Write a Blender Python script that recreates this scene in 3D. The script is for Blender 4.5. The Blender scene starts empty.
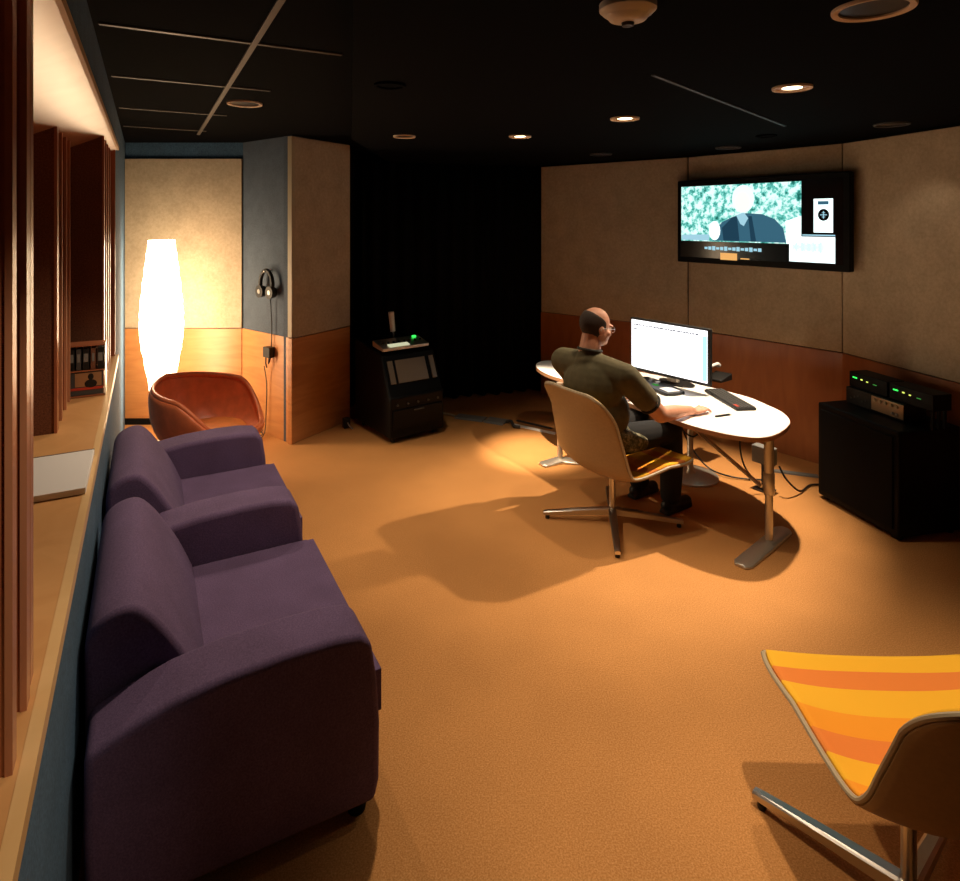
import bpy, bmesh, math, random
from mathutils import Vector, Matrix
random.seed(7)
C = bpy.context.scene.collection
PI = math.pi
F = 620.0; HC = 1.9
def px(x, y, z):
    D = F*(HC-z)/(y-220.0)
    return ((x-480)/F*D, D, z)
# left wall frame: u runs along the wall, n into the room
X0 = -0.194; UX, UY = -0.4745, 0.8803; NX, NY = 0.8803, 0.4745
def W(u, n, z=0.0): return (X0+UX*u+NX*n, UY*u+NY*n, z)

# ------------------------------------------------------------ materials
def mat(name, col, rough=0.6, metal=0.0, noise=0.0, nscale=60, emit=None, estr=0.0, coat=0.0, sheen=0.0, bump=0.0, spec=0.5, trans=0.0, alpha=1.0):
    m = bpy.data.materials.new(name); m.use_nodes = True
    nt = m.node_tree; b = nt.nodes['Principled BSDF']
    b.inputs['Base Color'].default_value = (*col, 1); b.inputs['Roughness'].default_value = rough
    b.inputs['Metallic'].default_value = metal; b.inputs['Coat Weight'].default_value = coat
    b.inputs['Sheen Weight'].default_value = sheen; b.inputs['Specular IOR Level'].default_value = spec
    b.inputs['Transmission Weight'].default_value = trans
    if emit:
        b.inputs['Emission Color'].default_value = (*emit, 1); b.inputs['Emission Strength'].default_value = estr
    if noise > 0 or bump > 0:
        tc = nt.nodes.new('ShaderNodeTexCoord'); n = nt.nodes.new('ShaderNodeTexNoise')
        n.inputs['Scale'].default_value = nscale; n.inputs['Detail'].default_value = 5
        nt.links.new(tc.outputs['Object'], n.inputs['Vector'])
        if noise > 0:
            r = nt.nodes.new('ShaderNodeValToRGB')
            r.color_ramp.elements[0].position = 0.3; r.color_ramp.elements[1].position = 0.7
            r.color_ramp.elements[0].color = tuple(c*(1-noise) for c in col)+(1,)
            r.color_ramp.elements[1].color = tuple(min(1, c*(1+noise)) for c in col)+(1,)
            nt.links.new(n.outputs['Fac'], r.inputs['Fac']); nt.links.new(r.outputs['Color'], b.inputs['Base Color'])
        if bump > 0:
            bp = nt.nodes.new('ShaderNodeBump'); bp.inputs['Strength'].default_value = bump; bp.inputs['Distance'].default_value = 0.004
            nt.links.new(n.outputs['Fac'], bp.inputs['Height']); nt.links.new(bp.outputs['Normal'], b.inputs['Normal'])
    return m
def wood(name, c1, c2, sc=(2.2, 2.2, 14), rough=0.35, coat=0.2):
    m = bpy.data.materials.new(name); m.use_nodes = True; nt = m.node_tree; b = nt.nodes['Principled BSDF']
    tc = nt.nodes.new('ShaderNodeTexCoord'); mp = nt.nodes.new('ShaderNodeMapping'); mp.inputs['Scale'].default_value = sc
    n = nt.nodes.new('ShaderNodeTexNoise'); n.inputs['Scale'].default_value = 1.6; n.inputs['Detail'].default_value = 6; n.inputs['Distortion'].default_value = 1.2
    r = nt.nodes.new('ShaderNodeValToRGB'); r.color_ramp.elements[0].position = 0.3; r.color_ramp.elements[1].position = 0.72
    r.color_ramp.elements[0].color = (*c1, 1); r.color_ramp.elements[1].color = (*c2, 1)
    L = nt.links.new
    L(tc.outputs['Object'], mp.inputs['Vector']); L(mp.outputs['Vector'], n.inputs['Vector']); L(n.outputs['Fac'], r.inputs['Fac']); L(r.outputs['Color'], b.inputs['Base Color'])
    b.inputs['Roughness'].default_value = rough; b.inputs['Coat Weight'].default_value = coat; b.inputs['Coat Roughness'].default_value = 0.25
    return m
def speckle(name, base, dark, light, s1=110, s2=3.0, rough=0.85, bump=0.25, vor=False):
    m = bpy.data.materials.new(name); m.use_nodes = True; nt = m.node_tree; b = nt.nodes['Principled BSDF']; L = nt.links.new
    tc = nt.nodes.new('ShaderNodeTexCoord')
    n = nt.nodes.new('ShaderNodeTexNoise'); n.inputs['Scale'].default_value = s1; n.inputs['Detail'].default_value = 3; n.inputs['Roughness'].default_value = .7
    L(tc.outputs['Object'], n.inputs['Vector'])
    r = nt.nodes.new('ShaderNodeValToRGB'); e = r.color_ramp.elements
    e[0].position = .34; e[0].color = (*dark, 1); e[1].position = .68; e[1].color = (*light, 1)
    k = e.new(.5); k.color = (*base, 1)
    L(n.outputs['Fac'], r.inputs['Fac'])
    n2 = nt.nodes.new('ShaderNodeTexNoise'); n2.inputs['Scale'].default_value = s2; n2.inputs['Detail'].default_value = 4
    L(tc.outputs['Object'], n2.inputs['Vector'])
    mx = nt.nodes.new('ShaderNodeMix'); mx.data_type = 'RGBA'; mx.blend_type = 'MULTIPLY'; mx.inputs[0].default_value = .35
    r2 = nt.nodes.new('ShaderNodeValToRGB'); r2.color_ramp.elements[0].position = .35; r2.color_ramp.elements[0].color = (.62, .6, .58, 1); r2.color_ramp.elements[1].position = .65
    L(n2.outputs['Fac'], r2.inputs['Fac']); L(r.outputs['Color'], mx.inputs[6]); L(r2.outputs['Color'], mx.inputs[7]); L(mx.outputs[2], b.inputs['Base Color'])
    bp = nt.nodes.new('ShaderNodeBump'); bp.inputs['Strength'].default_value = bump; bp.inputs['Distance'].default_value = .003
    L(n.outputs['Fac'], bp.inputs['Height']); L(bp.outputs['Normal'], b.inputs['Normal'])
    b.inputs['Roughness'].default_value = rough; b.inputs['Specular IOR Level'].default_value = .25
    return m
def emis(name, col, s):
    m = bpy.data.materials.new(name); m.use_nodes = True; nt = m.node_tree; nt.nodes.clear()
    e = nt.nodes.new('ShaderNodeEmission'); e.inputs[0].default_value = (*col, 1); e.inputs[1].default_value = s
    o = nt.nodes.new('ShaderNodeOutputMaterial'); nt.links.new(e.outputs[0], o.inputs[0]); return m

M = {}
M['floor'] = speckle('orange_speckled_carpet', (.60, .275, .082), (.48, .205, .055), (.74, .39, .15), 170, 1.6, .85, .15)
M['cream'] = speckle('cream_burlap', (.53, .43, .30), (.48, .385, .26), (.58, .475, .34), 42, 6, .9, .15)
M['blue'] = speckle('slate_blue_fabric', (.065, .13, .215), (.045, .095, .16), (.09, .175, .28), 120, 8, .95, .3)
M['blueback'] = speckle('grey_blue_fabric', (.095, .12, .155), (.08, .10, .13), (.11, .14, .18), 120, 8, .95, .2)
M['ply'] = wood('orange_plywood', (.50, .205, .065), (.62, .29, .10), (1.4, 1.4, 9))
M['plyred'] = wood('red_brown_plywood', (.32, .105, .035), (.42, .15, .05), (5, 5, 1.2))
M['shelf'] = wood('honey_shelf_wood', (.60, .30, .11), (.72, .40, .16), (3, 3, 3))
M['edge'] = wood('pale_wood_edge', (.72, .46, .2), (.80, .54, .26), (3, 3, 3))
M['fin'] = wood('red_brown_slat_wood', (.34, .10, .045), (.46, .155, .065), (6, 6, 1.2), .3, .5)
M['finfab'] = speckle('brown_mesh_fabric', (.19, .075, .04), (.13, .05, .028), (.25, .11, .06), 150, 5, .9, .3)
M['finedge'] = wood('fin_edge_wood', (.46, .19, .10), (.56, .25, .13), (6, 6, 1.5))
M['soffit'] = wood('soffit_wood', (.38, .16, .08), (.46, .21, .11), (2, 2, 2), .4, .2)
M['ceil'] = mat('black_ceiling_tile', (.0025, .0025, .003), .98, spec=.05, noise=.3, nscale=80)
M['tbar'] = mat('dark_grid_metal', (.085, .075, .065), .5)
M['black'] = mat('black_paint', (.002, .002, .0024), .5, spec=.15)
M['blackmat'] = mat('black_matt', (.0025, .0025, .0025), .9, spec=.2, noise=.2, nscale=90)
M['curtain'] = mat('black_velvet', (.004, .004, .0045), .95, spec=.1)
M['purple'] = speckle('purple_wool', (.145, .095, .19), (.115, .073, .15), (.18, .12, .235), 190, 7, .95, .3)
M['orange'] = mat('orange_leather', (.74, .19, .07), .38, noise=.12, nscale=14, bump=.08)
M['orangeseat'] = mat('orange_cushion', (.75, .22, .05), .5, noise=.1, nscale=20)
M['shell'] = mat('beige_fibreglass_shell', (.33, .205, .09), .42, noise=.07, nscale=70)
M['trim'] = mat('cream_rubber_trim', (.45, .37, .24), .5)
M['chrome'] = mat('brushed_steel', (.55, .52, .48), .28, 1.0)
M['steel'] = mat('satin_aluminium', (.62, .58, .50), .38, .8)
M['table'] = mat('white_laminate', (.90, .88, .86), .35)
M['tedge'] = mat('tan_table_edge', (.42, .22, .11), .5)
M['skin'] = mat('skin', (.62, .30, .19), .5, noise=.08, nscale=30)
M['hair'] = mat('short_dark_hair', (.03, .018, .012), .8, noise=.3, nscale=200)
M['shirt'] = mat('olive_cotton', (.090, .075, .034), .9, noise=.15, nscale=25, bump=.2)
M['shirtdk'] = mat('dark_collar_cotton', (.03, .028, .02), .9)
M['pants'] = mat('black_trouser_cloth', (.004, .004, .005), .9)
M['camo'] = speckle('pale_patterned_cloth', (.10, .095, .05), (.03, .03, .02), (.42, .38, .26), 22, 9, .9, .2)
M['white'] = mat('white_plastic', (.78, .74, .68), .45)
M['paper'] = mat('white_card', (.74, .73, .72), .6)
M['grey'] = mat('grey_plastic', (.20, .20, .19), .6)
M['dgrey'] = mat('dark_grey_plastic', (.05, .05, .05), .55)
M['dark'] = mat('charcoal_plastic', (.010, .010, .010), .45, spec=.35)
M['glass'] = mat('spectacle_lens', (.7, .8, .9), .05, coat=.5)
M['lens'] = mat('smoked_lcd_glass', (.16, .14, .11), .25)
M['gold'] = mat('champagne_faceplate', (.45, .30, .18), .35, .7)
M['lampglow'] = emis('lit_paper_shade', (1.0, .70, .42), 19)
M['bulb'] = emis('lit_downlight', (1.0, .78, .45), 9)
M['bulbdim'] = mat('dark_reflector', (.03, .025, .02), .3, .6)
M['ringm'] = mat('downlight_trim', (.80, .62, .45), .5)
M['green'] = emis('green_led', (.05, 1, .12), 1.6)
M['yellow'] = emis('yellow_led', (.8, .9, .15), 1.3)
M['greendim'] = emis('dim_green_led', (.1, .6, .1), .5)
M['lcd'] = emis('lit_lcd_label', (.85, .85, .55), .75)
M['scrwhite'] = emis('monitor_white', (1, .98, 1), 2.2)
M['scrcyan'] = emis('screen_cyan', (.45, .85, 1), 1.5)
M['scrtext'] = emis('screen_text', (.2, .22, .28), .5)
M['tvwhite'] = emis('tv_white', (.85, 1, 1), 1.7)
M['tvhair'] = emis('tv_hair', (.85, 1, .98), 1.25)
M['tvface'] = emis('tv_face', (1, 1, .96), 1.1)
M['tvgrey'] = emis('tv_suit_blue', (.05, .16, .24), .9)
M['tvdark'] = emis('tv_suit_dark', (.02, .07, .12), .8)
M['tvsoft'] = emis('tv_light_blue', (.45, .8, .95), .9)
M['tvor'] = emis('tv_orange', (1, .5, .15), 1.0)
M['tvblack'] = mat('tv_glass', (.004, .004, .005), .15)
M['red'] = mat('red_print', (.45, .04, .02), .4)
# foliage picture on the television
def foliage():
    m = bpy.data.materials.new('tv_foliage_picture'); m.use_nodes = True; nt = m.node_tree; nt.nodes.clear(); L = nt.links.new
    tc = nt.nodes.new('ShaderNodeTexCoord'); n = nt.nodes.new('ShaderNodeTexNoise'); n.inputs['Scale'].default_value = 17; n.inputs['Detail'].default_value = 8
    n.inputs['Roughness'].default_value = .65
    r = nt.nodes.new('ShaderNodeValToRGB'); e = r.color_ramp.elements
    e[0].position = .36; e[0].color = (.01, .13, .10, 1); e[1].position = .56; e[1].color = (.75, 1, .95, 1)
    k = e.new(.46); k.color = (.12, .55, .48, 1)
    em = nt.nodes.new('ShaderNodeEmission'); em.inputs[1].default_value = 1.3; o = nt.nodes.new('ShaderNodeOutputMaterial')
    L(tc.outputs['Object'], n.inputs['Vector']); L(n.outputs['Fac'], r.inputs['Fac']); L(r.outputs['Color'], em.inputs[0]); L(em.outputs[0], o.inputs[0]); return m
M['foliage'] = foliage()
def stripes():
    m = bpy.data.materials.new('striped_yellow_orange_wool'); m.use_nodes = True; nt = m.node_tree; b = nt.nodes['Principled BSDF']; L = nt.links.new
    uv = nt.nodes.new('ShaderNodeUVMap'); uv.uv_map = 'UVMap'; sp = nt.nodes.new('ShaderNodeSeparateXYZ')
    r = nt.nodes.new('ShaderNodeValToRGB'); r.color_ramp.interpolation = 'CONSTANT'
    Y = (.93, .50, .035, 1); O = (.82, .25, .05, 1); LO = (.92, .36, .03, 1)
    seq = [(0, Y), (.06, O), (.12, Y), (.20, LO), (.27, O), (.34, Y), (.42, LO), (.50, O), (.58, Y), (.68, LO), (.76, O), (.85, Y)]
    e = r.color_ramp.elements; e[0].position = 0; e[0].color = Y; e[1].position = .06; e[1].color = O
    for p, c in seq[2:]:
        k = e.new(p); k.color = c
    n = nt.nodes.new('ShaderNodeTexNoise'); n.inputs['Scale'].default_value = 260; bp = nt.nodes.new('ShaderNodeBump'); bp.inputs['Strength'].default_value = .3; bp.inputs['Distance'].default_value = .002
    tc = nt.nodes.new('ShaderNodeTexCoord')
    L(uv.outputs['UV'], sp.inputs[0]); L(sp.outputs['Y'], r.inputs['Fac']); L(r.outputs['Color'], b.inputs['Base Color'])
    L(tc.outputs['Object'], n.inputs['Vector']); L(n.outputs['Fac'], bp.inputs['Height']); L(bp.outputs['Normal'], b.inputs['Normal'])
    b.inputs['Roughness'].default_value = .9; b.inputs['Specular IOR Level'].default_value = .2
    return m
M['stripe'] = stripes()

# ------------------------------------------------------------ mesh helpers
class MB:
    def __init__(s): s.v = []; s.f = []
    def add(s, v, f):
        o = len(s.v); s.v += [tuple(p) for p in v]; s.f += [tuple(i+o for i in q) for q in f]; return s
    def box(s, c, d, rz=0, rx=0, ry=0):
        R = Matrix.Rotation(rz, 3, 'Z') @ Matrix.Rotation(ry, 3, 'Y') @ Matrix.Rotation(rx, 3, 'X'); c = Vector(c)
        v = [c + R @ Vector((sx*d[0]/2, sy*d[1]/2, sz*d[2]/2)) for sx in (-1, 1) for sy in (-1, 1) for sz in (-1, 1)]
        return s.add(v, [(0, 1, 3, 2), (4, 6, 7, 5), (0, 4, 5, 1), (2, 3, 7, 6), (0, 2, 6, 4), (1, 5, 7, 3)])
    def prism(s, pts, z0, z1):           # polygon in xy extruded in z
        n = len(pts); v = [(p[0], p[1], z0) for p in pts]+[(p[0], p[1], z1) for p in pts]
        return s.add(v, [tuple(range(n))[::-1], tuple(range(n, 2*n))]+[(i, (i+1) % n, n+(i+1) % n, n+i) for i in range(n)])
    def prof(s, pts, x0, x1):            # polygon in yz extruded in x
        n = len(pts); v = [(x0, p[0], p[1]) for p in pts]+[(x1, p[0], p[1]) for p in pts]
        return s.add(v, [tuple(range(n)), tuple(range(n, 2*n))[::-1]]+[(i, n+i, n+(i+1) % n, (i+1) % n) for i in range(n)])
    def quadz(s, a, b, z0, z1, t, side=1):   # upright slab between plan points a and b, thickness t to its left
        a = Vector(a); b = Vector(b); d = (b-a).normalized(); nn = Vector((-d.y, d.x))*t*side
        return s.prism([a, b, b+nn, a+nn], z0, z1)
    def tube(s, pts, r, n=12, caps=True):
        pts = [Vector(p) for p in pts]; rs = r if isinstance(r, (list, tuple)) else [r]*len(pts); vs = []; fs = []; up = None
        for i, p in enumerate(pts):
            t = (pts[min(i+1, len(pts)-1)]-pts[max(i-1, 0)]).normalized()
            if up is None:
                up = Vector((0, 0, 1)) if abs(t.z) < .9 else Vector((1, 0, 0))
            a = t.cross(up).normalized(); b = a.cross(t).normalized(); up = b
            for k in range(n):
                th = 2*PI*k/n; vs.append(p+(a*math.cos(th)+b*math.sin(th))*rs[i])
        for i in range(len(pts)-1):
            for k in range(n):
                fs.append((i*n+k, i*n+(k+1) % n, (i+1)*n+(k+1) % n, (i+1)*n+k))
        if caps: fs += [tuple(range(n))[::-1], tuple((len(pts)-1)*n+k for k in range(n))]
        return s.add(vs, fs)
    def lathe(s, prof, c=(0, 0, 0), n=32):    # (r,z)
        vs = []; fs = []
        for r, z in prof:
            for k in range(n):
                th = 2*PI*k/n; vs.append((c[0]+max(r, 1e-4)*math.cos(th), c[1]+max(r, 1e-4)*math.sin(th), c[2]+z))
        for i in range(len(prof)-1):
            for k in range(n): fs.append((i*n+k, i*n+(k+1) % n, (i+1)*n+(k+1) % n, (i+1)*n+k))
        return s.add(vs, fs)
    def ell(s, c, r, R=None, nu=20, nv=12):
        vs = []; fs = []; c = Vector(c)
        for i in range(nv+1):
            ph = PI*i/nv
            for k in range(nu):
                th = 2*PI*k/nu; p = Vector((r[0]*math.sin(ph)*math.cos(th), r[1]*math.sin(ph)*math.sin(th), r[2]*math.cos(ph)))
                if R: p = R @ p
                vs.append(c+p)
        for i in range(nv):
            for k in range(nu): fs.append((i*nu+k, (i+1)*nu+k, (i+1)*nu+(k+1) % nu, i*nu+(k+1) % nu))
        return s.add(vs, fs)
    def build(s, name, m, parent=None, smooth=False, bevel=0, seg=3, sub=0, loc=None):
        me = bpy.data.meshes.new(name); me.from_pydata(s.v, [], s.f); 
        bm = bmesh.new(); bm.from_mesh(me)
        bmesh.ops.remove_doubles(bm, verts=bm.verts, dist=1e-5); bmesh.ops.dissolve_degenerate(bm, dist=1e-6, edges=bm.edges)
        bmesh.ops.recalc_face_normals(bm, faces=bm.faces); bm.to_mesh(me); bm.free()
        me.materials.append(m); o = bpy.data.objects.new(name, me); C.objects.link(o)
        if parent: o.parent = parent
        if loc: o.location = loc
        if bevel > 0:
            b = o.modifiers.new('bevel', 'BEVEL'); b.width = bevel; b.segments = seg; b.limit_method = 'ANGLE'; b.angle_limit = .6; smooth = True
        if sub:
            b = o.modifiers.new('sub', 'SUBSURF'); b.levels = sub; b.render_levels = sub
        if smooth:
            for p in me.polygons: p.use_smooth = True
            if not sub: 
                try: me.set_sharp_from_angle(angle=.75)
                except Exception: pass
        return o
def tag(o, label=None, cat=None, group=None, kind=None):
    if label: o['label'] = label
    if cat: o['category'] = cat
    if group: o['group'] = group
    if kind: o['kind'] = kind
    return o
def thing(name, label, cat, loc=(0, 0, 0), rz=0, group=None):
    o = bpy.data.objects.new(name, None); C.objects.link(o); o.location = loc; o.rotation_euler = (0, 0, rz); o.empty_display_size = .1
    return tag(o, label, cat, group)
def struct(o): o['kind'] = 'structure'; return o
def cr(pts, n=6, closed=False):          # catmull-rom
    P = [Vector(p) for p in pts]; out = []; m = len(P)
    rng = range(m if closed else m-1)
    for i in rng:
        g = lambda k: P[k % m] if closed else P[max(0, min(m-1, k))]
        a, b, c, d = g(i-1), g(i), g(i+1), g(i+2)
        for k in range(n):
            t = k/n; out.append(.5*((2*b)+(c-a)*t+(2*a-5*b+4*c-d)*t*t+(3*b-a-3*c+d)*t**3))
    if not closed: out.append(P[-1])
    return out
def remeshed(mb, name, m, parent, voxel=.006, smooth=6, fac=.5):
    o = mb.build(name, m, parent)
    r = o.modifiers.new('r', 'REMESH'); r.mode = 'VOXEL'; r.voxel_size = voxel; r.use_smooth_shade = True
    if smooth:
        s = o.modifiers.new('s', 'SMOOTH'); s.factor = fac; s.iterations = smooth
    dg = bpy.context.evaluated_depsgraph_get(); dg.update()
    me = bpy.data.meshes.new_from_object(o.evaluated_get(dg)); o.modifiers.clear(); o.data = me
    if not me.materials: me.materials.append(m)
    for p in me.polygons: p.use_smooth = True
    return o

# ------------------------------------------------------------ setting
ZC = 2.50; ZL = 2.62; ZW = .895
A = (-3.30, 5.77); B = (-2.206, 5.77); Cc = (-1.60, 5.28); Dd = (-1.25, 5.90)
E = (.677, 6.80); Fp = (1.935, 5.74); G = (2.76, 4.70); H = (2.98, 3.75)
RB = (2.75, -1.6); LB = W(-1.818, 0)[:2]      # rear corners of the room
fl = MB().prism([(-5.2, -1.9), (4, -1.9), (4, 8), (-5.2, 8)], -.1, 0)
struct(fl.build('floor', M['floor']))
c1 = MB().prism([(-.2, -1.9), (4, -1.9), (4, 8), (-.95, 8), (-.95, 4.6), (-.2, 1.0)], ZC, ZC+.25)
ceiling = struct(c1.build('ceiling', M['ceil']))
c2 = MB().prism([(-5.2, -1.9), (-.2, -1.9), (-.2, 1.0), (-.95, 4.6), (-.95, 8), (-5.2, 8)], ZL, ZL+.13)
c2.build('ceiling_tiles', M['ceil'], ceiling)
# grid bars (part of the ceiling)
for n0 in (.57,):
    MB().quadz(W(1.6, n0)[:2], W(5.6, n0)[:2], ZL-.008, ZL, .024).build('grid_bar', M['tbar'], ceiling)
for u0, n1 in ((2.55, .92), (3.48, .78), (4.47, .66), (5.35, .6)):
    MB().quadz(W(u0, .02)[:2], W(u0, n1)[:2], ZL-.006, ZL, .022).build('grid_bar', M['tbar'], ceiling)
MB().quadz((.72, 2.55), (1.95, 3.94), ZC-.005, ZC, .018).build('grid_bar', M['dgrey'], ceiling)

# left wall
SH = 1.04; SO = 2.35; UE = 4.5
wall_left = struct(MB().quadz(W(-1.9, 0)[:2], W(6.556, 0)[:2], 0, SH-.03, .5).build('wall_left', M['blue']))
struct(MB().quadz(W(UE, 0)[:2], W(6.556, 0)[:2], SH-.03, SO+.02, .5).build('wall_left_end', M['blue']))
wall_up = struct(MB().quadz(W(-1.9, 0)[:2], W(6.556, 0)[:2], SO+.02, ZL+.1, .5).build('wall_left_upper', M['blue']))
# niche lining
MB().quadz(W(-1.9, .012)[:2], W(UE, .012)[:2], SH-.03, SH, .42).build('niche_shelf', M['shelf'], wall_left)
MB().quadz(W(-1.9, .018)[:2], W(UE, .018)[:2], SH-.035, SH+.001, .022).build('shelf_edge', M['edge'], wall_left)
v = [W(-1.9, .01, SO), W(UE, .01, SO), W(UE, -.42, SO-.2), W(-1.9, -.42, SO-.2), W(-1.9, .01, SO+.02), W(UE, .01, SO+.02), W(UE, -.42, SO+.02), W(-1.9, -.42, SO+.02)]
MB().add(v, [(0, 1, 2, 3), (7, 6, 5, 4), (0, 4, 5, 1), (1, 5, 6, 2), (2, 6, 7, 3), (3, 7, 4, 0)]).build('niche_soffit', M['soffit'], wall_up)
MB().quadz(W(-1.9, .02)[:2], W(UE, .02)[:2], SO-.004, SO+.022, .012).build('soffit_edge', M['edge'], wall_up)
struct(MB().quadz(W(-1.9, -.41)[:2], W(UE, -.41)[:2], SH, SO, .05).build('wall_niche', M['finfab']))
struct(MB().quadz(W(UE-.02, 0)[:2], W(UE-.02, -.41)[:2], SH, SO, .02, 1).build('trim_1', M['fin']))
# tall acoustic fins standing in the niche, one thing each
def fin(u, n, depth, t=.03, label='', fab=False, zt=None, group=None):
    base = W(u, n)
    nm = thing('acoustic_fin', label, 'acoustic panel', base, math.atan2(NY, NX), group)
    zf = SO+.2*n/.43-.006; zb_ = SO+.2*(n-depth)/.43-.010; top = zf
    # local x = n direction, local y = u direction ; panel spans x -depth..0
    q = [(-depth, SH), (-.008, SH), (-.008, zf), (-depth, zb_)]
    MB().add([(a, 0, b) for a, b in q]+[(a, t, b) for a, b in q], [(0, 1, 2, 3), (7, 6, 5, 4), (0, 4, 5, 1), (1, 5, 6, 2), (2, 6, 7, 3), (3, 7, 4, 0)]).build('fin_board', M['finfab'] if fab else M['fin'], nm)
    e = MB().box((-.004, t/2, (SH+top)/2), (.010, t+.006, top-SH)).build('front_edge', M['fin'] if fab else M['finedge'], nm)
    return nm
near = [(1.10, -.012, .30), (1.245, -.014, .24), (1.315, -.018, .22)]
labs = ['widest nearest red-brown wooden fin at the left picture edge', 'second red-brown wooden fin from the left edge, on the wooden shelf', 'third thin wooden fin from the left edge, before the white card']
for (u, n, d), l in zip(near, labs): fin(u, n, d, .028, l)
fin(1.42, -.16, .2, .03, 'dark wooden fin set back behind the three nearest fins')
fin(2.92, -.145, .25, .05, 'broad brown fabric-faced fin standing behind the white card', True)
for u, l in ((3.10, 'narrow red-brown fin just behind the broad fabric fin'), (3.27, 'middle of the three narrow fins left of the disc rack'), (3.41, 'narrow red-brown fin beside the disc rack')):
    fin(u, -.147, .22, .03, l)
fin(3.66, -.02, .34, .05, 'broad brown fabric-faced fin standing right behind the disc rack', True)
for u, l in ((3.86, 'first narrow wooden fin beyond the disc rack'), (4.06, 'second narrow wooden fin beyond the disc rack'), (4.26, 'farthest wooden fin at the far end of the shelf')):
    fin(u, -.02, .3, .03, l)

# lamp wall, blue facet, cream facet
def facet(mb, a, b, z0, z1, t=.08): return mb.quadz(a, b, z0, z1, t)
wb = MB(); facet(wb, A, B, 0, ZL+.1, .12); 
wall_back = struct(wb.build('wall_back', M['blue']))
def panel(a, b, z0, z1, m, name, parent, off=.02, gap=.004, bevel=.004):
    a = Vector(a); b = Vector(b); d = (b-a).normalized(); a2 = a+d*gap; b2 = b-d*gap
    return MB().quadz(a2, b2, z0, z1, off, -1).build(name, m, parent, bevel=bevel)
panel(A, B, ZW+.003, 2.47, M['cream'], 'fabric_panel', wall_back)
panel(A, B, .06, ZW-.003, M['ply'], 'wood_wainscot', wall_back)
panel(A, B, 0, .06, M['blackmat'], 'skirting', wall_back)
wc = MB(); facet(wc, B, Cc, 0, ZL+.1, .1)
wall_corner = struct(wc.build('wall_corner', M['blueback']))
panel(B, Cc, 0.0, ZW, M['ply'], 'wood_wainscot', wall_corner, .012)
we = MB(); facet(we, Cc, Dd, 0, ZL+.1, .1)
wall_end = struct(we.build('wall_end', M['blueback']))
panel(Cc, Dd, ZW+.003, ZL-.01, M['cream'], 'fabric_panel', wall_end, .022)
panel(Cc, Dd, 0.0, ZW-.003, M['ply'], 'wood_wainscot', wall_end, .022)
# post on the convex corner
ca_ = math.atan2(Dd[1]-Cc[1], Dd[0]-Cc[0])
MB().box((Cc[0]-.004, Cc[1]-.012, (ZW+ZL)/2), (.034, .05, ZL-ZW-.02), rz=ca_).build('corner_strip', M['trim'], wall_end, bevel=.003)
MB().box((Cc[0]-.004, Cc[1]-.012, ZW/2), (.034, .05, ZW), rz=ca_).build('corner_wood', M['ply'], wall_end, bevel=.003)

# wall behind the curtain
wk = MB(); facet(wk, (-1.25, 6.95), (.70, 7.25), 0, ZL+.1, .1); facet(wk, (-1.33, 5.95), (-1.25, 6.95), 0, ZL+.1, .1)
struct(wk.build('wall_curtain_side', M['black']))
# right wall
wr = MB(); pts = [E, Fp, G, H, RB]
facet(wr, (.70, 7.25), E, 0, ZC+.1)
for a, b in zip(pts, pts[1:]): facet(wr, a, b, 0, ZC+.1)
wall_right = struct(wr.build('wall_right', M['blackmat']))
for a, b in zip(pts, pts[1:]):
    panel(a, b, ZW+.003, 2.478, M['cream'], 'fabric_panel', wall_right, .02, .007)
    panel(a, b, 0.0, ZW-.003, M['plyred'], 'wood_wainscot', wall_right, .02, .001)
wn = MB().quadz(RB, LB, 0, ZL+.1, .1)
wall_rear = struct(wn.build('wall_rear', M['blackmat']))
panel(RB, LB, ZW, 2.4, M['cream'], 'fabric_panel', wall_rear)

# black curtain with pleats
def curtain():
    a = Vector((-1.20, 6.32)); b = Vector((.675, 6.93)); d = (b-a); L = d.length; d.normalize(); nn = Vector((-d.y, d.x)); N = 220; vs = []; fs = []
    rows = [(0.012, 1.0), (.5, .8), (1.3, .7), (2.49, .45)]
    for z, am in rows:
        for i in range(N+1):
            t = i/N; w = math.sin(t*L*38+.8*math.sin(t*9))*.05*am+math.sin(t*L*11+1)*.02*am
            p = a+d*(t*L)+nn*w; zz = z
            vs.append((p.x, p.y, zz))
    for r in range(len(rows)-1):
        for i in range(N): fs.append((r*(N+1)+i, r*(N+1)+i+1, (r+1)*(N+1)+i+1, (r+1)*(N+1)+i))
    o = MB().add(vs, fs).build('curtain', M['curtain'], smooth=True)
    s = o.modifiers.new('sol', 'SOLIDIFY'); s.thickness = .006
    return tag(o, 'tall black pleated curtain across the dark far corner', 'curtain')
curtain()

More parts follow.
